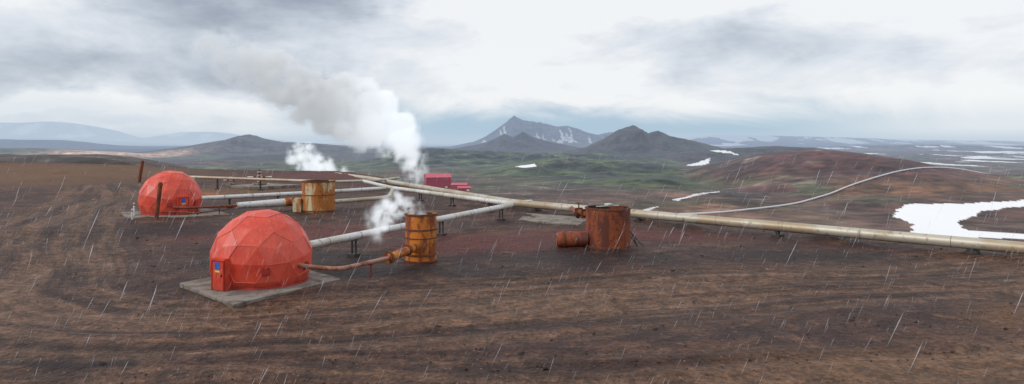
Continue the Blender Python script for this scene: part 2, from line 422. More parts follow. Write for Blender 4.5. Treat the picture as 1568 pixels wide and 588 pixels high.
HAZE=(.34,.43,.58); HAZE_FAR=(.50,.60,.72)
def haze_mix(t,o,bsdf,fac):  # aerial haze painted into the surface as blue-grey emission, no real mist
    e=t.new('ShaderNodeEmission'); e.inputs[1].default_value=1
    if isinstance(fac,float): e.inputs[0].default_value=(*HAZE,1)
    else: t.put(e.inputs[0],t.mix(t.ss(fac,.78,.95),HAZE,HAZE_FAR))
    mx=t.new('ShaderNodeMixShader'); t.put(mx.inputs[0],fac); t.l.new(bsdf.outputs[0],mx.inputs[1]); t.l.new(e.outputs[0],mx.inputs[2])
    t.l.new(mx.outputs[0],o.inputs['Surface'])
def ground_mat():
    m,t,o=newmat('volcanic_ground')
    pos=t.new('ShaderNodeNewGeometry').outputs['Position']
    A=lambda n,k: t.new('ShaderNodeAttribute',attribute_name=n).outputs[k]
    px,py,pz=t.sep(pos)
    n_big=t.noise(pos,.07,2,.55); n_mid=t.noise(pos,.35,4,.6,.4); n_fine=t.noise(pos,4.5,3,.7)
    n_m2=t.noise(pos,1.0,4,.62,.3)
    c=t.mix(t.ss(n_mid,.40,.62),(.032,.016,.014),(.088,.045,.032))
    c=t.mix(t.m('MULTIPLY',t.ss(n_big,.46,.56),.75),c,(.038,.018,.016))
    c=t.mix(t.m('MULTIPLY',t.ss(n_m2,.56,.68),.5),c,(.15,.085,.057))
    c=t.mix(t.m('MULTIPLY',t.ss(n_m2,.46,.36),.55),c,(.017,.011,.010))
    def blob(cx,cy,rx,ry):
        a=t.m('DIVIDE',t.m('SUBTRACT',px,cx),rx); b=t.m('DIVIDE',t.m('SUBTRACT',py,cy),ry)
        d=t.m('ADD',t.m('MULTIPLY',a,a),t.m('MULTIPLY',b,b))
        d=t.m('ADD',d,t.m('MULTIPLY',t.m('SUBTRACT',n_mid,.5),2.2))
        d=t.m('ADD',d,t.m('MULTIPLY',t.m('SUBTRACT',n_m2,.5),1.4))
        return t.ss(d,1.3,.1)
    red=t.m('MAXIMUM',blob(-3,53,8,8),t.m('MAXIMUM',blob(-22,152,45,30),t.m('MAXIMUM',blob(-20,60,12,7),blob(8,58,13,5))))
    c=t.mix(t.m('MULTIPLY',red,.6),c,(.100,.020,.018))
    och=t.m('MAXIMUM',blob(-105,150,36,52),t.m('MAXIMUM',blob(15,23.5,9,3),t.m('MAXIMUM',blob(26,30,6,4),blob(-50,112,18,9))))
    c=t.mix(t.m('MULTIPLY',och,.55),c,(.17,.090,.036))
    och2=blob(-57,106,14,4); c=t.mix(t.m('MULTIPLY',och2,.8),c,(.30,.10,.03))
    dk=t.m('MAXIMUM',blob(-14,47,9,5),t.m('MAXIMUM',blob(-5,42,9,3.6),t.m('MAXIMUM',blob(4,47,11,4),t.m('MAXIMUM',blob(-33,62,9,5),t.m('MAXIMUM',blob(-19,24,9,2.5),blob(22,48,9,3))))))
    c=t.mix(t.m('MULTIPLY',dk,.8),c,(.016,.010,.011))
    across,along,mask=t.sep(A('trk','Vector'))
    s1=t.noise(t.comb(across,t.m('MULTIPLY',along,.07),0),.6,3,.6,.3); s2=t.noise(t.comb(across,t.m('MULTIPLY',along,.08),2),2.6,4,.75,.3); s3=t.noise(t.comb(across,t.m('MULTIPLY',along,.09),5),.34,2,.6,.4)
    tc=t.mix(t.ss(s1,.36,.64),(.038,.021,.017),(.130,.076,.052))
    tc=t.mix(t.m('MULTIPLY',t.ss(s2,.50,.64),.62),tc,(.024,.014,.012))
    tc=t.mix(t.m('MULTIPLY',t.ss(s2,.45,.32),.42),tc,(.23,.145,.10))
    tc=t.mix(t.m('MULTIPLY',t.ss(s3,.50,.66),.45),tc,(.185,.115,.078))
    tc=t.mix(.65,tc,t.mix(t.ss(n_m2,.3,.7),(.3,.3,.3),(1.7,1.68,1.65)),'MULTIPLY')
    k1=t.m('MULTIPLY',mask,t.ss(t.m('ADD',mask,t.m('ADD',t.m('MULTIPLY',n_mid,1.9),t.m('MULTIPLY',s3,1.2))),1.5,2.5))
    c=t.mix(t.m('MULTIPLY',k1,.9),c,tc)
    vo=t.new('ShaderNodeTexVoronoi'); t.put(vo.inputs['Vector'],pos); vo.inputs['Scale'].default_value=5.5
    peb=t.ss(vo.outputs['Distance'],.30,.12)
    prnd=t.sep(vo.outputs['Color'])[0]
    pm=t.m('MULTIPLY',peb,t.ss(prnd,.66,.76))
    c=t.mix(t.m('MULTIPLY',pm,.6),c,t.mix(t.ss(prnd,.87,.91),(.018,.013,.013),(.27,.19,.145)))
    c=t.mix(1,c,t.mix(t.ss(n_fine,.3,.7),(.55,.54,.54),(1.6,1.54,1.48)),'MULTIPLY')
    c=t.mix(1,c,(1.12,1.06,1.0),'MULTIPLY')
    fc=A('country','Vector')
    fn=t.noise(pos,.05,3,.7); fn2=t.noise(pos,.012,3,.7)
    sn=A('snow','Fac')
    k=t.m('ADD',t.m('MULTIPLY',t.ss(fn,.3,.7),1.1),t.m('MULTIPLY',t.ss(fn2,.3,.7),1.2))
    k=t.m('ADD',k,.08)
    k=t.m('ADD',t.m('MULTIPLY',k,t.m('SUBTRACT',1,sn)),t.m('MULTIPLY',sn,1.0))
    fcc=t.vm('SCALE',fc); fcc.node.inputs['Scale'].default_value=1; t.l.new(k,fcc.node.inputs['Scale'])
    c=t.mix(A('plate','Fac'),fcc,c)
    h=t.m('ADD',t.m('MULTIPLY',n_fine,.5),t.m('ADD',t.m('MULTIPLY',t.m('MULTIPLY',s2,k1),-.8),t.m('MULTIPLY',n_m2,1.2)))
    b=t.new('ShaderNodeBump'); b.inputs['Distance'].default_value=.34; t.put(b.inputs['Height'],h)
    t.put(b.inputs['Strength'],A('plate','Fac'))
    p=t.new('ShaderNodeBsdfPrincipled'); t.put(p.inputs['Base Color'],c); p.inputs['Roughness'].default_value=.62
    p.inputs['Specular IOR Level'].default_value=.2; t.l.new(b.outputs[0],p.inputs['Normal'])
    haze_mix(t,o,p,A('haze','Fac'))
    return m
ground.data.materials.append(ground_mat())

# ------------------------------------------------------------------ loose stones
def stones():
    V=[];Fc=[]
    bm=bmesh.new(); bmesh.ops.create_icosphere(bm,subdivisions=1,radius=1)
    iv=[v.co.copy() for v in bm.verts]; fi=[[v.index for v in f.verts] for f in bm.faces]; bm.free()
    N=5200
    X=[];Y=[]
    while len(X)<N:
        y=20+90*random.random()**1.5; x=random.uniform(-.85,.85)*y
        X.append(x);Y.append(y)
    X=np.array(X);Y=np.array(Y)
    Z,s=height(X,Y); ac,_=track_coords(X,Y,TR)
    for i in range(N):
        if s[i]>8: continue
        if abs(ac[i])<6 and random.random()<.75: continue
        r=random.uniform(.02,.055)*(1+ (random.random()<.06)*random.uniform(.8,2.2))
        m=Matrix.Rotation(random.random()*6,3,'Z')@Matrix.Rotation(random.random(),3,'X')
        b=len(V); sc=(random.uniform(.8,1.5),random.uniform(.7,1.1),random.uniform(.5,.8))
        for v in iv:
            q=m@Vector((v.x*sc[0],v.y*sc[1],v.z*sc[2]))*r*random.uniform(.85,1.15)
            V.append((X[i]+q.x,Y[i]+q.y,Z[i]+q.z+r*.15))
        Fc+= [tuple(b+k for k in f) for f in fi]
    return mk('loose_stones',V,Fc,plain('scoria_stone',(.06,.038,.034),.9,0,.6,.8))
stones()

# ------------------------------------------------------------------ geodesic domes
def dome(loc,rz,sc,R=2.78,hc=1.30,door_az=None):
    g=G('geodesic_dome_shelter',loc,0,sc)
    bm=bmesh.new(); bmesh.ops.create_icosphere(bm,subdivisions=1,radius=1)
    iv=[v.co.normalized() for v in bm.verts]; edges=[(e.verts[0].index,e.verts[1].index) for e in bm.edges]
    tris=[[v.index for v in f.verts] for f in bm.faces]; bm.free()
    P={}
    for a,b in edges:
        P[(a,b)]=((iv[a]*2+iv[b])/3).normalized(); P[(b,a)]=((iv[b]*2+iv[a])/3).normalized()
    polys=[]
    for v in range(12): polys.append([P[(v,b)] for b in range(12) if (v,b) in P])
    for tr in tris: polys.append([P[(a,b)] for a in tr for b in tr if a!=b])
    rot=Matrix.Rotation(rz,3,'Z')@Matrix.Rotation(math.radians(9),3,'X')
    bm=bmesh.new(); seams=set(); lay=bm.faces.layers.float.new('panel')
    cache={}
    def gv(p):
        k=(round(p.x,4),round(p.y,4),round(p.z,4))
        if k not in cache: cache[k]=bm.verts.new(p)
        return cache[k]
    for pl in polys:
        c=sum(pl,Vector())/len(pl); n=c.normalized()
        u=(pl[0]-c).normalized(); w=n.cross(u)
        pl=sorted(pl,key=lambda p: math.atan2((p-c).dot(w),(p-c).dot(u)))
        cc=gv((rot@n)*R*(1.0 if len(pl)==6 else .985))
        val=random.random()
        for i in range(len(pl)):
            a=gv((rot@pl[i])*R); b=gv((rot@pl[(i+1)%len(pl)])*R)
            f=bm.faces.new((cc,a,b)); f[lay]=max(0,min(1,val+random.uniform(-.35,.35)))
            seams.add(tuple(sorted(((round(a.co.x,4),round(a.co.y,4),round(a.co.z,4)),(round(b.co.x,4),round(b.co.y,4),round(b.co.z,4))))))
    bmesh.ops.translate(bm,verts=bm.verts,vec=(0,0,hc))
    bmesh.ops.bisect_plane(bm,geom=bm.verts[:]+bm.edges[:]+bm.faces[:],plane_co=(0,0,.06),plane_no=(0,0,-1),clear_outer=True)
    bmesh.ops.recalc_face_normals(bm,faces=bm.faces)
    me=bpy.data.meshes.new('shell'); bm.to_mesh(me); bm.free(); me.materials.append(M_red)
    ob=bpy.data.objects.new('shell',me); COL.objects.link(ob); ob.parent=g
    V=[];Fc=[]
    for a,b in seams:
        a=Vector(a);b=Vector(b); 
        if a.z+hc<.1 and b.z+hc<.1: continue
        n=((a+b)/2).normalized(); d=(b-a).normalized(); w=n.cross(d)*.026; o=n*.026; i_=n*-.03
        base=len(V)
        for p in (a,b):
            for q in (w+i_,w*.5+o,-w*.5+o,-w+i_): 
                vv=p+q+Vector((0,0,hc)); V.append((vv.x,vv.y,max(vv.z,.05)))
        for k in range(3): Fc.append((base+k,base+k+1,base+5+k,base+4+k))
    mk('panel_seams',V,Fc,M_seamlight,g)
    rb=math.sqrt(R*R-hc*hc)*1.0
    lathe('base_kerb',[(rb-.25,0),(rb+.10,0),(rb+.08,.12),(rb-.25,.12)],M_seam,g,60,closed=True)
    da=door_az if door_az is not None else 0
    ca,sa=math.cos(da),math.sin(da)
    def L(rad,side,z): return (ca*rad-sa*side,sa*rad+ca*side,z)
    box('door_porch',L(2.45,0,.86),(1.05,1.0,1.72),M_red,g,da,.03)
    box('door_leaf',L(2.98,0,.80),(.05,.82,1.5),M_red,g,da,.012)
    box('door_frame_top',L(2.99,0,1.60),(.07,.96,.06),M_seam,g,da,.01)
    for s_ in (-1,1): box('door_frame_side',L(2.99,s_*.45,.8),(.07,.06,1.54),M_seam,g,da,.01)
    box('warning_sign',L(3.012,-.02,1.33),(.012,.36,.40),M_blue,g,da,.002)
    box('warning_label',L(3.012,-.02,1.05),(.012,.34,.1),M_yel,g,da,.002)
    box('door_handle',L(3.03,.3,.85),(.06,.04,.14),M_steel,g,da,.01)
    for aa in (-1.15,-.2):
        q=Vector((math.cos(aa),math.sin(aa),0)); box('vent_pipe_collar',(q.x*2.7,q.y*2.7,1.0),(.2,.42,.42),M_seam,g,aa,.04)
    return g
D1=(-14.2,38.6,.12)
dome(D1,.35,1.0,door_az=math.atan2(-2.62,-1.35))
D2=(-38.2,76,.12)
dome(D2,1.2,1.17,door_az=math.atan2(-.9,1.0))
def pad(name,pts,top=.14,mat=M_conc):
    n=len(pts); V=[(x,y,-.3) for x,y in pts]+[(x,y,top) for x,y in pts]
    Fc=[tuple(range(n,2*n)),tuple(range(n))[::-1]]+[(i,(i+1)%n,n+(i+1)%n,n+i) for i in range(n)]
    ob=mk(name,V,Fc,mat); b=ob.modifiers.new('b','BEVEL'); b.width=.03; b.segments=2; return ob
pad('concrete_pad',[(-18.6,38),(-13.55,33),(-9.8,39.2),(-14.85,44.2)],.14)
pad('concrete_pad',[(-44,76.5),(-38.6,68.5),(-31,74.5),(-37,82)],.14)
pad('concrete_pad',[(.6,69),(6.3,64.5),(8.2,71),(1.6,75.5)],.16)
pad('concrete_pad',[(-50,120),(-44,116),(-38,122),(-46,127)],.4)

# ------------------------------------------------------------------ steam silencer tanks
def tank(name,loc,r,h,mat,bands,dent=.004):
    g=G(name,loc)
    w=.05
    lathe('shell',[(r,-.1),(r,h),(r-w,h),(r-w,.4),(0.001,.4)],mat,g,56,dent=dent)
    lathe('inner_lining',[(r-w-.004,.45),(r-w-.004,h-.03)],M_inside,g,56,dent=dent)
    for (z,hh,out) in bands:
        lathe('band',[(r-.01,z),(r+out,z),(r+out,z+hh),(r-.01,z+hh)],M_rust_band,g,56,closed=True,dent=dent)
    V=[];Fc=[]
    for (z,hh,out) in bands:
        for i in range(28):
            a=2*math.pi*i/28; c=Vector((math.cos(a),math.sin(a),0)); t_=Vector((-c.y,c.x,0))*.03; b=len(V)
            for oo in (out-.01,out+.035):
                for (du,dv) in ((-1,-1),(1,-1),(1,1),(-1,1)): V.append(c*(r+oo)+t_*du+Vector((0,0,z+hh/2+.03*dv)))
            Fc+=[(b+4,b+5,b+6,b+7)]+[(b+k,b+(k+1)%4,b+4+(k+1)%4,b+4+k) for k in range(4)]
    mk('bolts',V,Fc,M_rust_band,g)
    return g
T2=(-6.17,46,0); t2=tank('steam_silencer_tank',T2,1.04,3.2,M_rust_orange,[(3.08,.13,.05),(2.1,.1,.035),(1.55,.07,.02),(.42,.12,.05),(0,.1,.08)])
T1=(-22.5,79,0); t1=tank('steam_silencer_tank',T1,1.85,3.55,M_paint_rust,[(3.42,.14,.06),(1.9,.1,.03),(.1,.12,.06)])
T3=(7.35,52,0); t3=tank('steam_silencer_tank',T3,1.7,3.05,M_rust_dark,[(2.93,.13,.05),(.05,.14,.07)],.006)
lathe('inlet_drum',[(.001,-3.9),(.50,-3.9),(.57,-3.82),(.60,-3.6),(.60,-1.6)],M_rust_dark,t3,32,(0,-.3,.62),'X')
lathe('drum_flange',[(.6,-3.5),(.68,-3.5),(.68,-3.38),(.6,-3.38)],M_rust_band,t3,32,(0,-.3,.62),'X',closed=True)
lathe('drum_end_ring',[(.38,-3.96),(.46,-3.96),(.46,-3.9),(.38,-3.9)],M_pink,t3,32,(0,-.3,.62),'X',closed=True)
tube('top_inlet',[(-1.3,.9,2.35),(-2.0,2.2,2.45),(-1.9,6,2.0),(-1.1,12,1.0),(-.9,21.4,.9)],.22,M_rust_dark,t3,16,1.2)
for q,s_ in (((-1.6,1.45,2.40),.42),((-1.95,2.6,2.42),.40),((-1.94,3.3,2.33),.38)):
    box('flange',q,(s_*1.7,.12,s_*1.7),M_rust_band,t3,.35,.05)
tube('valve_stem',[(-1.95,2.9,2.4),(-1.95,2.9,3.1)],.05,M_steel,t3,8)
tube('handwheel',[( -1.95+.28*math.cos(a),2.9+.28*math.sin(a),3.1) for a in np.linspace(0,6.28,14)],.03,M_redsteel,t3,6,.02)
for k,(dx,dy) in enumerate(((1.9,-.5),(2.35,-.9),(2.0,.3))):
    tube('brace',[(1.55,dy*.6,1.5-.2*k),(dx+.35,dy*1.1,-.05)],.04,M_steel,t3,8)
tube('brace_foot',[(1.6,-.9,.06),(2.8,.4,.06)],.05,M_steel,t3,8)
box('lid_bracket',(0,.2,3.12),(2.1,.14,.06),M_white,t3,.5,.01)
box('lid_bracket',(.1,.35,3.22),(.5,.5,.14),M_white,t3,.5,.03)
box('drain_box',(-2.1,-.9,.75),(.95,1.0,1.6),M_paint_rust,t1,0,.04)
tube('silver_inlet',[(-8.2,-3.2,.95),(-4.0,.2,1.0)],[.34,.46],M_clad_w,t1,20)
tube('rust_inlet',[(-4.0,.2,1.0),(-2.9,.9,1.05),(-1.5,.9,1.05)],.50,M_rust_orange,t1,20,.5)
lathe('inlet_flange',[(.45,-3.2),(.62,-3.2),(.62,-3.05),(.45,-3.05)],M_rust_band,t1,24,(0,.72,1.05),'X',closed=True)
tube('outlet',[(1.6,.8,1.05),(6.0,6.4,1.0),(6.6,9,1.0),(5.4,18,1.2)],.25,M_clad,t1,16,1)
g=G('well_test_pipe')
tube('line',[(-12.6,37.5,1.32),(-11.0,37.45,1.12),(-9.6,37.7,.95),(-8.2,39.8,1.0),(-7.35,41.1,1.03)],.125,M_pink,g,16,.6)
tube('wide_section',[(-7.45,40.95,1.03),(-7.3,41.2,1.03),(-6.85,42.6,1.12),(-6.4,45.3,1.0)],.27,M_rust_orange,g,20,.7)
for q in ((-7.42,41.0,1.03),(-6.72,43.4,1.1)):
    g2=lathe('flange',[(.1,-.05),(.38,-.05),(.38,.05),(.1,.05)],M_rust_band,g,24,(0,0,0),'Y',closed=True); g2.location=q; g2.rotation_euler=(0,0,-.4)
tube('stand_post',[(-8.25,39.7,-.1),(-8.25,39.7,.95)],.05,M_redsteel,g,8)
box('stand_foot',(-8.25,39.7,.03),(.4,.4,.06),M_redsteel,g)
box('stand_saddle',(-8.25,39.7,.86),(.34,.24,.05),M_redsteel,g)

# ------------------------------------------------------------------ pipelines
def supports(g,pts,r,step,start,mat=M_steel,w=.5):
    for a,b in zip(pts[:-1],pts[1:]):
        a=Vector(a);b=Vector(b);d=b-a;L=d.length;d/=L;s=start
        rz=math.atan2(d.y,d.x)
        while s<L-1:
            p=a+d*s; zt=p.z-r; zg=zat(p.x,p.y)
            box('saddle',(p.x,p.y,zt+.02),(.3,r*1.7,.10),mat,g,rz,.01)
            for k in (-1,1):
                q=Vector((-d.y,d.x,0))*k*r*.6
                box('leg',(p.x+q.x,p.y+q.y,(zt+zg)/2-.06),(.12,.12,max(.1,zt-zg+.06)),mat,g,rz,.01)
            box('foot',(p.x,p.y,zg+.06),(.7,r*2.6,.26),mat,g,rz,.02)
            s+=step
g=G('steam_main_pipeline')
mp=[(62,18.5,.85),(34.7,45.9,.85),(0,80.4,.85),(-28,134,.85),(-50,178,.2)]
tube('cladding',mp,.42,M_clad,g,28,3)
rings('cladding_seams',[mp[0],mp[1],mp[2],mp[3]],.42,M_clad_seam,g,6.1,.01,.05)
supports(g,mp[:2],.42,13,6.5); supports(g,mp[1:3],.42,14,3.0); supports(g,mp[2:4],.42,12,7)
g=G('branch_pipeline')
bp=[(-14.6,39.6,1.45),(.3,72.4,1.4),(-17.6,99.5,1.35),(-26,118,1.3)]
tube('cladding',bp,.27,M_clad_w,g,24,1.6)
rings('cladding_seams',bp[:3],.27,M_clad_seam,g,3.4,.01,.05)
supports(g,[bp[0],bp[1]],.27,12,8.6,M_steel); supports(g,[bp[1],bp[2]],.27,9,5)
g=G('branch_pipeline')
bp=[(-38.2,78,1.6),(-37,81.5,1.3),(-27.6,89.3,1.3),(-18.5,99.2,1.3)]
tube('cladding',bp,.27,M_clad_w,g,20,1.2); supports(g,bp[1:3],.27,6,3); rings('cladding_seams',bp[1:],.27,M_clad_seam,g,3.4)
g=G('branch_pipeline')
bp=[(-62,118,2.2),(-30,112,1.5),(-24,119,1.3),(-22,132,1.1)]
tube('cladding',bp,.24,M_clad,g,16,1.2); supports(g,bp[:2],.24,8,4)
g=G('drain_pipe')
tube('line',[(-36.5,73.2,1.0),(-34.5,73.0,.95),(-30.6,75.8,.95)],.13,M_rust_dark,g,12,.5)
tube('line',[(-37,71.8,.7),(-33,71.2,.6),(-31.5,75,.6)],.08,M_rust_dark,g,12,.5)
for x,y in ((-34,73.4),(-32.2,74.7)):
    tube('stand_post',[(x,y,-.1),(x,y,.9)],.06,M_steel,g,8)

def pole(base,top,r):
    g=G('rusty_casing_pole',base); v=Vector(top)-Vector(base)
    tube('casing',[(0,0,-.3),tuple(v)],r,M_rust_dark,g,16); e=v.normalized()
    tube('collar',[tuple(v-e*.35),tuple(v-e*.15)],r*1.18,M_rust_band,g,16)
    tube('cap',[tuple(v),tuple(v+e*.04)],r*.8,M_inside,g,16)
pole((-36.2,69,0),(-35.7,69,3.9),.2)
pole((-72.5,132,.3),(-71.8,132,4.4),.3)
def wellhead(x,y,z,s=1):
    g=G('wellhead_valve',(x,y,z),.3,s)
    lathe('cellar',[(1.1,0),(1.1,.35),(.001,.35)],M_conc,g,20)
    tube('spool',[(0,0,.2),(0,0,2.2)],.18,M_rust_dark,g,12)
    for zz in (.6,1.1,1.6,2.1): lathe('flange',[(.1,zz),(.36,zz),(.36,zz+.1),(.1,zz+.1)],M_clad_w,g,20,closed=True)
    tube('arm',[(-1.8,0,1.35),(1.9,0,1.35)],.12,M_clad_w,g,10)
    for q in (-.7,.7): lathe('arm_valve',[(.1,q-.2),(.3,q-.2),(.3,q+.2),(.1,q+.2)],M_redsteel,g,14,(0,0,1.35),'X',closed=True)
    tube('stem',[(0,0,2.1),(0,0,2.7)],.04,M_steel,g,8)
    tube('handwheel',[(.35*math.cos(a),.35*math.sin(a),2.6) for a in np.linspace(0,6.28,14)],.035,M_redsteel,g,6,.02)
wellhead(-45,121,.35,1.1)
wellhead(-50.5,122,.3,.7)
g=G('instrument_cabinet',(-42.5,88,.0)); box('body',(0,0,1.7),(2.1,1.2,3.0),M_white,g,.1,.05); box('door',(0.02,-.62,1.65),(.9,.04,2.2),M_clad_w,g,.1,.01); box('roof',(0,0,3.25),(2.3,1.4,.1),M_clad_w,g,.1,.02)
for x,y,h in ((-38.3,68.5,1.3),(-40.6,73.0,1.5),(-41.2,74,1.1)):
    g=G('marker_post',(x,y,0)); tube('post',[(0,0,-.2),(0,0,h)],.09,M_white,g,10); tube('reflector',[(0,0,h-.3),(0,0,h-.15)],.1,M_redsteel,g,10)

# ------------------------------------------------------------------ power station in the valley
def hazed(name,col,h=.06,rough=.6):  # cladding colour with a fixed share of haze emission painted in
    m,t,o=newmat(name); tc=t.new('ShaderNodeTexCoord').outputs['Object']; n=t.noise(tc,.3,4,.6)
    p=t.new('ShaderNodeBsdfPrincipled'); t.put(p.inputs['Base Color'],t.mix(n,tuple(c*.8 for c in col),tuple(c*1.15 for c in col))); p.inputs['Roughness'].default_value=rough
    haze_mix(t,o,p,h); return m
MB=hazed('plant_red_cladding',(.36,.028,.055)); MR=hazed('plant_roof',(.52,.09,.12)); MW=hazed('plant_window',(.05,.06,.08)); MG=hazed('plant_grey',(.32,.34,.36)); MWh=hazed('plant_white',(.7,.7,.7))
def hall(name,x,y,w,dp,h,rz,wall=MB,roof=MR,gable=3):
    z=zat(x,y); g=G(name,(x,y,z-1),rz)
    V=[(-w/2,-dp/2,-4),(w/2,-dp/2,-4),(w/2,dp/2,-4),(-w/2,dp/2,-4),(-w/2,-dp/2,h),(w/2,-dp/2,h),(w/2,dp/2,h),(-w/2,dp/2,h),(-w/2,0,h+gable-.2),(w/2,0,h+gable-.2)]
    mk('walls',V,[(0,1,5,4),(1,2,6,9,5),(2,3,7,6),(3,0,4,8,7)],wall,g)
    e=.8
    RV=[(-w/2-e,-dp/2-e,h-.1),(w/2+e,-dp/2-e,h-.1),(w/2+e,dp/2+e,h-.1),(-w/2-e,dp/2+e,h-.1),(-w/2-e,0,h+gable),(w/2+e,0,h+gable)]
    mk('roof',RV,[(0,1,5,4),(2,3,4,5)],roof,g)
    k=int(w//6)
    for i in range(k):
        box('window',(-w/2+3+i*6,-dp/2-.02,h*.62),(3.2,.12,1.8),MW,g,0,0)
    box('door',(w*.3,-dp/2-.05,1.5),(4,.2,5),MWh,g,0,0)
    return g
hall('power_station_hall',-126,1150,42,30,19,.25,gable=6)
hall('power_station_hall',-86,1120,26,18,8,-.1)
hall('power_station_hall',-76,1070,20,12,6,.2)
hall('workshop_building',-190,1085,20,10,5,.2,MG,MG,2)
for i,x in enumerate((-206,-194,-182,-170)):
    z=zat(x,1170); g=G('cooling_tower',(x,1172,z))
    box('cell',(0,0,5.5),(10,12,13),MG,g,0,.2)
    lathe('fan_stack',[(4.2,12),(3.6,13.5),(4.0,16),(3.7,16),(3.3,13.5),(3.8,12)],MG,g,24,closed=True)
    box('louvre',(0,-6.06,3),(9,.1,4),MW,g,0,0)
hall('storage_shed',20,860,9,6,3,.3,MWh,MWh,1.2); 

def drape_tube(name,P,r,mat,zo):
    Q=[]
    for i in range(len(P)-1):
        for k in range(14):
            t=k/14; 
            p0=P[max(i-1,0)];p1=P[i];p2=P[i+1];p3=P[min(i+2,len(P)-1)]
            Q.append(tuple(.5*((2*p1[j])+(-p0[j]+p2[j])*t+(2*p0[j]-5*p1[j]+4*p2[j]-p3[j])*t*t+(-p0[j]+3*p1[j]-3*p2[j]+p3[j])*t**3) for j in range(2)))
    zz=np.array([zat(x,y) for x,y in Q]); zz=np.convolve(np.pad(zz,3,'edge'),np.ones(7)/7,'valid')
    P_=[Vector((x,y,z+zo)) for (x,y),z in zip(Q,zz)]
    V=[]; n=10; Fc=[]
    for i,p in enumerate(P_):
        d=(P_[min(i+1,len(P_)-1)]-P_[max(i-1,0)]); d.z=0; d.normalize(); x_=d.cross(Vector((0,0,1)))
        for k in range(n):
            a=2*math.pi*k/n; V.append(p+x_*math.cos(a)*r+Vector((0,0,math.sin(a)*r)))
    for i in range(len(P_)-1):
        for k in range(n): Fc.append((i*n+k,i*n+(k+1)%n,(i+1)*n+(k+1)%n,(i+1)*n+k))
    return mk(name,V,Fc,mat,None,True)
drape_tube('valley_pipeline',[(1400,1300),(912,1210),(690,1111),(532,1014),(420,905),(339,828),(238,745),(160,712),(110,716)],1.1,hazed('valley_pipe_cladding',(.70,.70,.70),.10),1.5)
def ribbon(name,P,w,mat,zo=.35):
    V=[];Fc=[];Q=[]
    for i in range(len(P)-1):
        for k in range(20):
            t=k/20;Q.append((P[i][0]*(1-t)+P[i+1][0]*t,P[i][1]*(1-t)+P[i+1][1]*t))
    for i,(x,y) in enumerate(Q):
        a=Q[max(i-1,0)];b=Q[min(i+1,len(Q)-1)];dx,dy=b[0]-a[0],b[1]-a[1];L=math.hypot(dx,dy)
        z=zat(x,y)+zo
        for s_ in (-1,1): V.append((x-dy/L*w*s_,y+dx/L*w*s_,max(z,zat(x-dy/L*w*s_,y+dx/L*w*s_)+zo)))
        if i: Fc.append((2*i-2,2*i-1,2*i+1,2*i))
    return mk(name,V,Fc,mat)
ribbon('valley_road',[(-420,1450),(-260,1250),(-120,1180),(-20,1060),(40,930),(130,780)],4,hazed('gravel_road',(.20,.165,.14)))

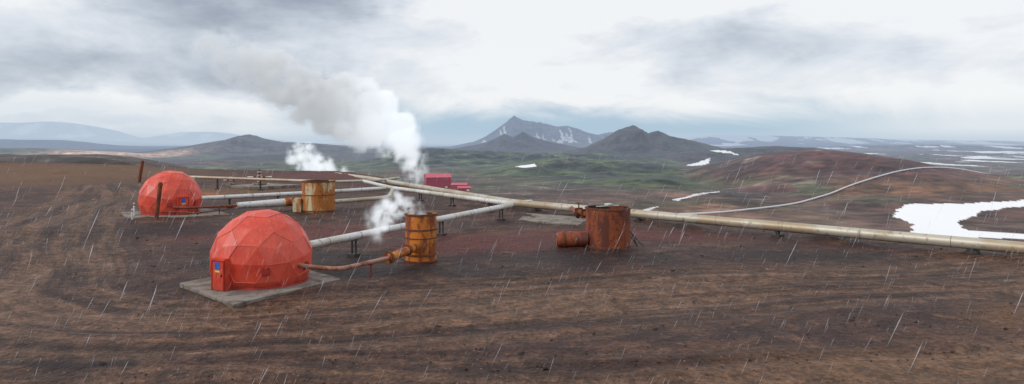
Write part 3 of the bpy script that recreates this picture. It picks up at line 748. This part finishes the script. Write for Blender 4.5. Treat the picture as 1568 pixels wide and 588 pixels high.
# ------------------------------------------------------------------ steam
def steam(name,P,R,k,vox,count,jit=.55,fade=None,nscale=1.,emit=.0,seed=1,small=.45,thr=(.38,.6)):
    rs=random.Random(seed); V=[];rad=[]
    P=[Vector(p) for p in P]; L=[(P[i+1]-P[i]).length for i in range(len(P)-1)]; T=sum(L)
    for c in range(count):
        s=T*(c/count)
        i=0
        while i<len(L)-1 and s>L[i]: s-=L[i]; i+=1
        t=min(1,s/L[i]); p=P[i].lerp(P[i+1],t); r=R[i]*(1-t)+R[i+1]*t
        o=Vector((rs.gauss(0,1),rs.gauss(0,1),rs.gauss(0,1))); o.normalize(); o*=r*jit*rs.random()**.5*1.4
        V.append(p+o); rad.append(r*rs.uniform(small*.6,small*1.3))
    me=bpy.data.meshes.new(name); me.from_pydata([tuple(v) for v in V],[],[]); 
    a=me.attributes.new('rad','FLOAT','POINT'); a.data.foreach_set('value',rad)
    ob=bpy.data.objects.new(name,me); COL.objects.link(ob)
    m,t,o=newmat(name+'_vapour')
    pos=t.new('ShaderNodeNewGeometry').outputs['Position']
    den=t.new('ShaderNodeAttribute',attribute_name='density').outputs['Fac']
    n=t.noise(pos,nscale,2,.6,.3)
    dd=t.m('MULTIPLY',den,t.ss(n,*thr))
    em=emit
    if fade:
        x=t.sep(pos)[0]; f=t.ss(x,fade[0],fade[1]); dd=t.m('MULTIPLY',dd,t.m('ADD',fade[2],t.m('MULTIPLY',f,1-fade[2])))
        if len(fade)>3: em=t.m('ADD',fade[3],t.m('MULTIPLY',t.ss(x,fade[4],fade[5]),emit-fade[3]))  # added glow weakens along x, leaving the tail greyer
    vs=t.new('ShaderNodeVolumePrincipled'); vs.inputs['Color'].default_value=(.97,.98,.99,1)
    vs.inputs['Density Attribute'].default_value=''
    t.put(vs.inputs['Density'],t.m('MULTIPLY',dd,k))
    vs.inputs['Anisotropy'].default_value=.2
    t.put(vs.inputs['Emission Strength'],t.m('MULTIPLY',dd,t.m('MULTIPLY',em,k))); vs.inputs['Emission Color'].default_value=(.90,.95,1,1)  # vapour glows by itself, standing in for light scattered inside it
    t.l.new(vs.outputs[0],o.inputs['Volume'])
    ng=bpy.data.node_groups.new(name+'_gn','GeometryNodeTree')
    ng.interface.new_socket('Geometry',in_out='INPUT',socket_type='NodeSocketGeometry'); ng.interface.new_socket('Geometry',in_out='OUTPUT',socket_type='NodeSocketGeometry')
    gi=ng.nodes.new('NodeGroupInput'); go=ng.nodes.new('NodeGroupOutput')
    mp_=ng.nodes.new('GeometryNodeMeshToPoints'); pv=ng.nodes.new('GeometryNodePointsToVolume'); sm=ng.nodes.new('GeometryNodeSetMaterial')
    na=ng.nodes.new('GeometryNodeInputNamedAttribute'); na.data_type='FLOAT'; na.inputs['Name'].default_value='rad'
    l=ng.links; l.new(gi.outputs[0],mp_.inputs['Mesh']); l.new(na.outputs['Attribute'],mp_.inputs['Radius'])
    l.new(mp_.outputs[0],pv.inputs['Points']); l.new(na.outputs['Attribute'],pv.inputs['Radius'])
    try: pv.resolution_mode='VOXEL_SIZE'
    except Exception: pass
    pv.inputs['Voxel Size'].default_value=vox
    sm.inputs['Material'].default_value=m
    l.new(pv.outputs[0],sm.inputs[0]); l.new(sm.outputs[0],go.inputs[0])
    md=ob.modifiers.new('vapour','NODES'); md.node_group=ng
    me.materials.append(m)
    return ob
steam('steam_plume',[(-158,1165,-56),(-168,1165,-27),(-186,1165,2),(-215,1168,34),(-262,1172,62),(-330,1176,78),(-395,1180,104),(-450,1185,138),(-520,1185,172)],
      [16,26,34,48,60,58,54,50,44],.11,8.0,440,fade=(-520,-280,.18,.26,-330,-180),nscale=.030,emit=.52,seed=3,thr=(.40,.56),small=.40)
steam('steam_plume',[(-232,1010,-48),(-255,1010,-40),(-285,1010,-28),(-318,1010,-14)],[8,14,20,22],.10,4.0,130,nscale=.06,emit=.55,seed=5)
steam('steam_plume',[(-6.2,46,3.0),(-6.8,46.2,3.6),(-7.9,46.8,3.8),(-8.9,47.6,3.3),(-9.6,48.6,2.5),(-9.8,49.6,1.4)],[.55,.7,.85,.95,1.0,.95],1.6,.25,180,fade=(-10.6,-6.6,.30),nscale=1.3,emit=.65,seed=8)

# ------------------------------------------------------------------ falling sleet
def sleet():
    V=[];Fc=[]
    for i in range(1500):
        y=7+34*random.random()**.8; x=random.uniform(-.85,.85)*y+random.uniform(-3,3); z=random.uniform(.3,7.6)
        L=random.uniform(.08,.44); w=random.uniform(.003,.0065)
        d=Vector((-.42+random.uniform(-.15,.15),random.uniform(-.15,.15),-1)).normalized()*L
        b=len(V)
        for k in range(3):
            a=2.09*k; V.append((x+w*math.cos(a),y+w*math.sin(a),z))
        V.append((x+d.x,y+d.y,z+d.z)); V.append((x-d.x*.4,y-d.y*.4,z-d.z*.4))
        for k in range(3): Fc+=[(b+k,b+(k+1)%3,b+3),(b+(k+1)%3,b+k,b+4)]
    m,t,o=newmat('sleet')
    df=t.new('ShaderNodeBsdfTranslucent'); df.inputs[0].default_value=(.9,.93,1,1)
    d2=t.new('ShaderNodeBsdfDiffuse'); d2.inputs[0].default_value=(.9,.93,1,1)
    ad=t.new('ShaderNodeMixShader'); ad.inputs[0].default_value=.5; t.l.new(df.outputs[0],ad.inputs[1]); t.l.new(d2.outputs[0],ad.inputs[2])
    tr=t.new('ShaderNodeBsdfTransparent'); mx=t.new('ShaderNodeMixShader'); mx.inputs[0].default_value=.42
    t.l.new(tr.outputs[0],mx.inputs[1]); t.l.new(ad.outputs[0],mx.inputs[2]); t.l.new(mx.outputs[0],o.inputs[0])
    mk('falling_sleet',V,Fc,m)
sleet()

# ------------------------------------------------------------------ sky
W=bpy.data.worlds.new('World'); S.world=W; W.use_nodes=True; W.node_tree.nodes.clear()
t=NT(W.node_tree)
SUN_EL=math.radians(34); SUN_ROT=math.radians(-115)
sky=t.new('ShaderNodeTexSky',sky_type='NISHITA'); sky.sun_disc=False; sky.sun_elevation=SUN_EL; sky.sun_rotation=SUN_ROT
d=t.new('ShaderNodeTexCoord').outputs['Generated']; d=t.vm('NORMALIZE',d)
dx,dy,dz=t.sep(d)
az=t.m('ARCTAN2',dx,dy)
base=t.comb(az,t.m('MULTIPLY',dz,1.9),0)
wn=t.new('ShaderNodeTexNoise'); t.put(wn.inputs['Vector'],base); wn.inputs['Scale'].default_value=3.6; wn.inputs['Detail'].default_value=5; wn.inputs['Roughness'].default_value=.6
wx,wy,_=t.sep(wn.outputs['Color'])
A=t.m('ADD',az,t.m('MULTIPLY',t.m('SUBTRACT',wx,.5),.42)); V_=t.m('ADD',dz,t.m('MULTIPLY',t.m('SUBTRACT',wy,.5),.16))
def blob(a0,v0,sa,sv,amp):
    p=t.m('DIVIDE',t.m('SUBTRACT',A,a0),sa); q=t.m('DIVIDE',t.m('SUBTRACT',V_,v0),sv)
    e=t.m('MULTIPLY',t.m('ADD',t.m('MULTIPLY',p,p),t.m('MULTIPLY',q,q)),-1)
    return t.m('MULTIPLY',t.m('EXPONENT',e),amp)
L=None
for bl in ((-.02,.125,.22,.05,.20),(-.38,.19,.17,.05,-.60),(-.22,.20,.08,.03,-.22),(-.55,.10,.24,.032,-.34),(-.33,.09,.14,.03,-.34),(.29,.13,.22,.04,-.24),(.60,.05,.16,.018,.18),(.14,.19,.34,.035,.26),(-.60,.045,.14,.012,.35),(-.66,.19,.10,.035,.14),(.62,.14,.2,.05,-.02)):
    v=blob(*bl); L=v if L is None else t.m('ADD',L,v)
n1=t.noise(t.comb(az,t.m('MULTIPLY',dz,2.4),3),4.2,6,.6,.6)
n2=t.noise(t.comb(az,t.m('MULTIPLY',dz,3.0),8),11,4,.6,.3)
B=t.m('ADD',t.m('ADD',.94,L),t.m('ADD',t.m('MULTIPLY',t.m('SUBTRACT',n1,.5),.9),t.m('MULTIPLY',t.m('SUBTRACT',n2,.5),.34)))
cr=t.new('ShaderNodeValToRGB'); t.put(cr.inputs[0],B); e=cr.color_ramp.elements
e[0].position=.12; e[0].color=(.28,.315,.38,1); e[1].position=1.0; e[1].color=(.92,.935,.955,1)
for p,c in ((.35,(.38,.43,.51,1)),(.55,(.52,.58,.66,1)),(.8,(.74,.785,.85,1))):
    x=e.new(p); x.color=c
cl=cr.outputs[0]
bandv=t.m('ADD',dz,t.m('MULTIPLY',t.m('SUBTRACT',n1,.5),.07))
band=t.m('MULTIPLY',t.ss(bandv,.066,.030),t.m('ADD',.28,t.m('MULTIPLY',t.ss(t.m('ABSOLUTE',t.m('SUBTRACT',az,.12)),.50,.2),.66)))
cl=t.mix(band,cl,(.40,.56,.70))
cl=t.mix(t.m('MULTIPLY',t.ss(dz,.022,.0),.8),cl,(.52,.63,.75))
cl10=t.vm('SCALE',cl); cl10.node.inputs['Scale'].default_value=10.
col=t.mix(.94,sky.outputs[0],cl10)
bg=t.new('ShaderNodeBackground'); t.put(bg.inputs[0],col); bg.inputs[1].default_value=.1
wo=t.new('ShaderNodeOutputWorld'); t.l.new(bg.outputs[0],wo.inputs[0])

sd=bpy.data.lights.new('sun','SUN'); sd.energy=1.5; sd.angle=math.radians(10); sd.color=(1,.96,.9)
so=bpy.data.objects.new('sun',sd); COL.objects.link(so)
dirv=Vector((math.sin(SUN_ROT)*math.cos(SUN_EL),math.cos(SUN_ROT)*math.cos(SUN_EL),math.sin(SUN_EL)))
so.rotation_euler=dirv.to_track_quat('Z','Y').to_euler()

# ------------------------------------------------------------------ camera
cd=bpy.data.cameras.new('camera'); cam=bpy.data.objects.new('camera',cd); COL.objects.link(cam)
cd.sensor_width=36; cd.lens=36*1040/1568; cd.shift_y=-76/1568; cd.clip_start=.1; cd.clip_end=200000
cam.location=(0,0,CAMZ); cam.rotation_euler=(math.radians(90),0,0)
S.camera=cam
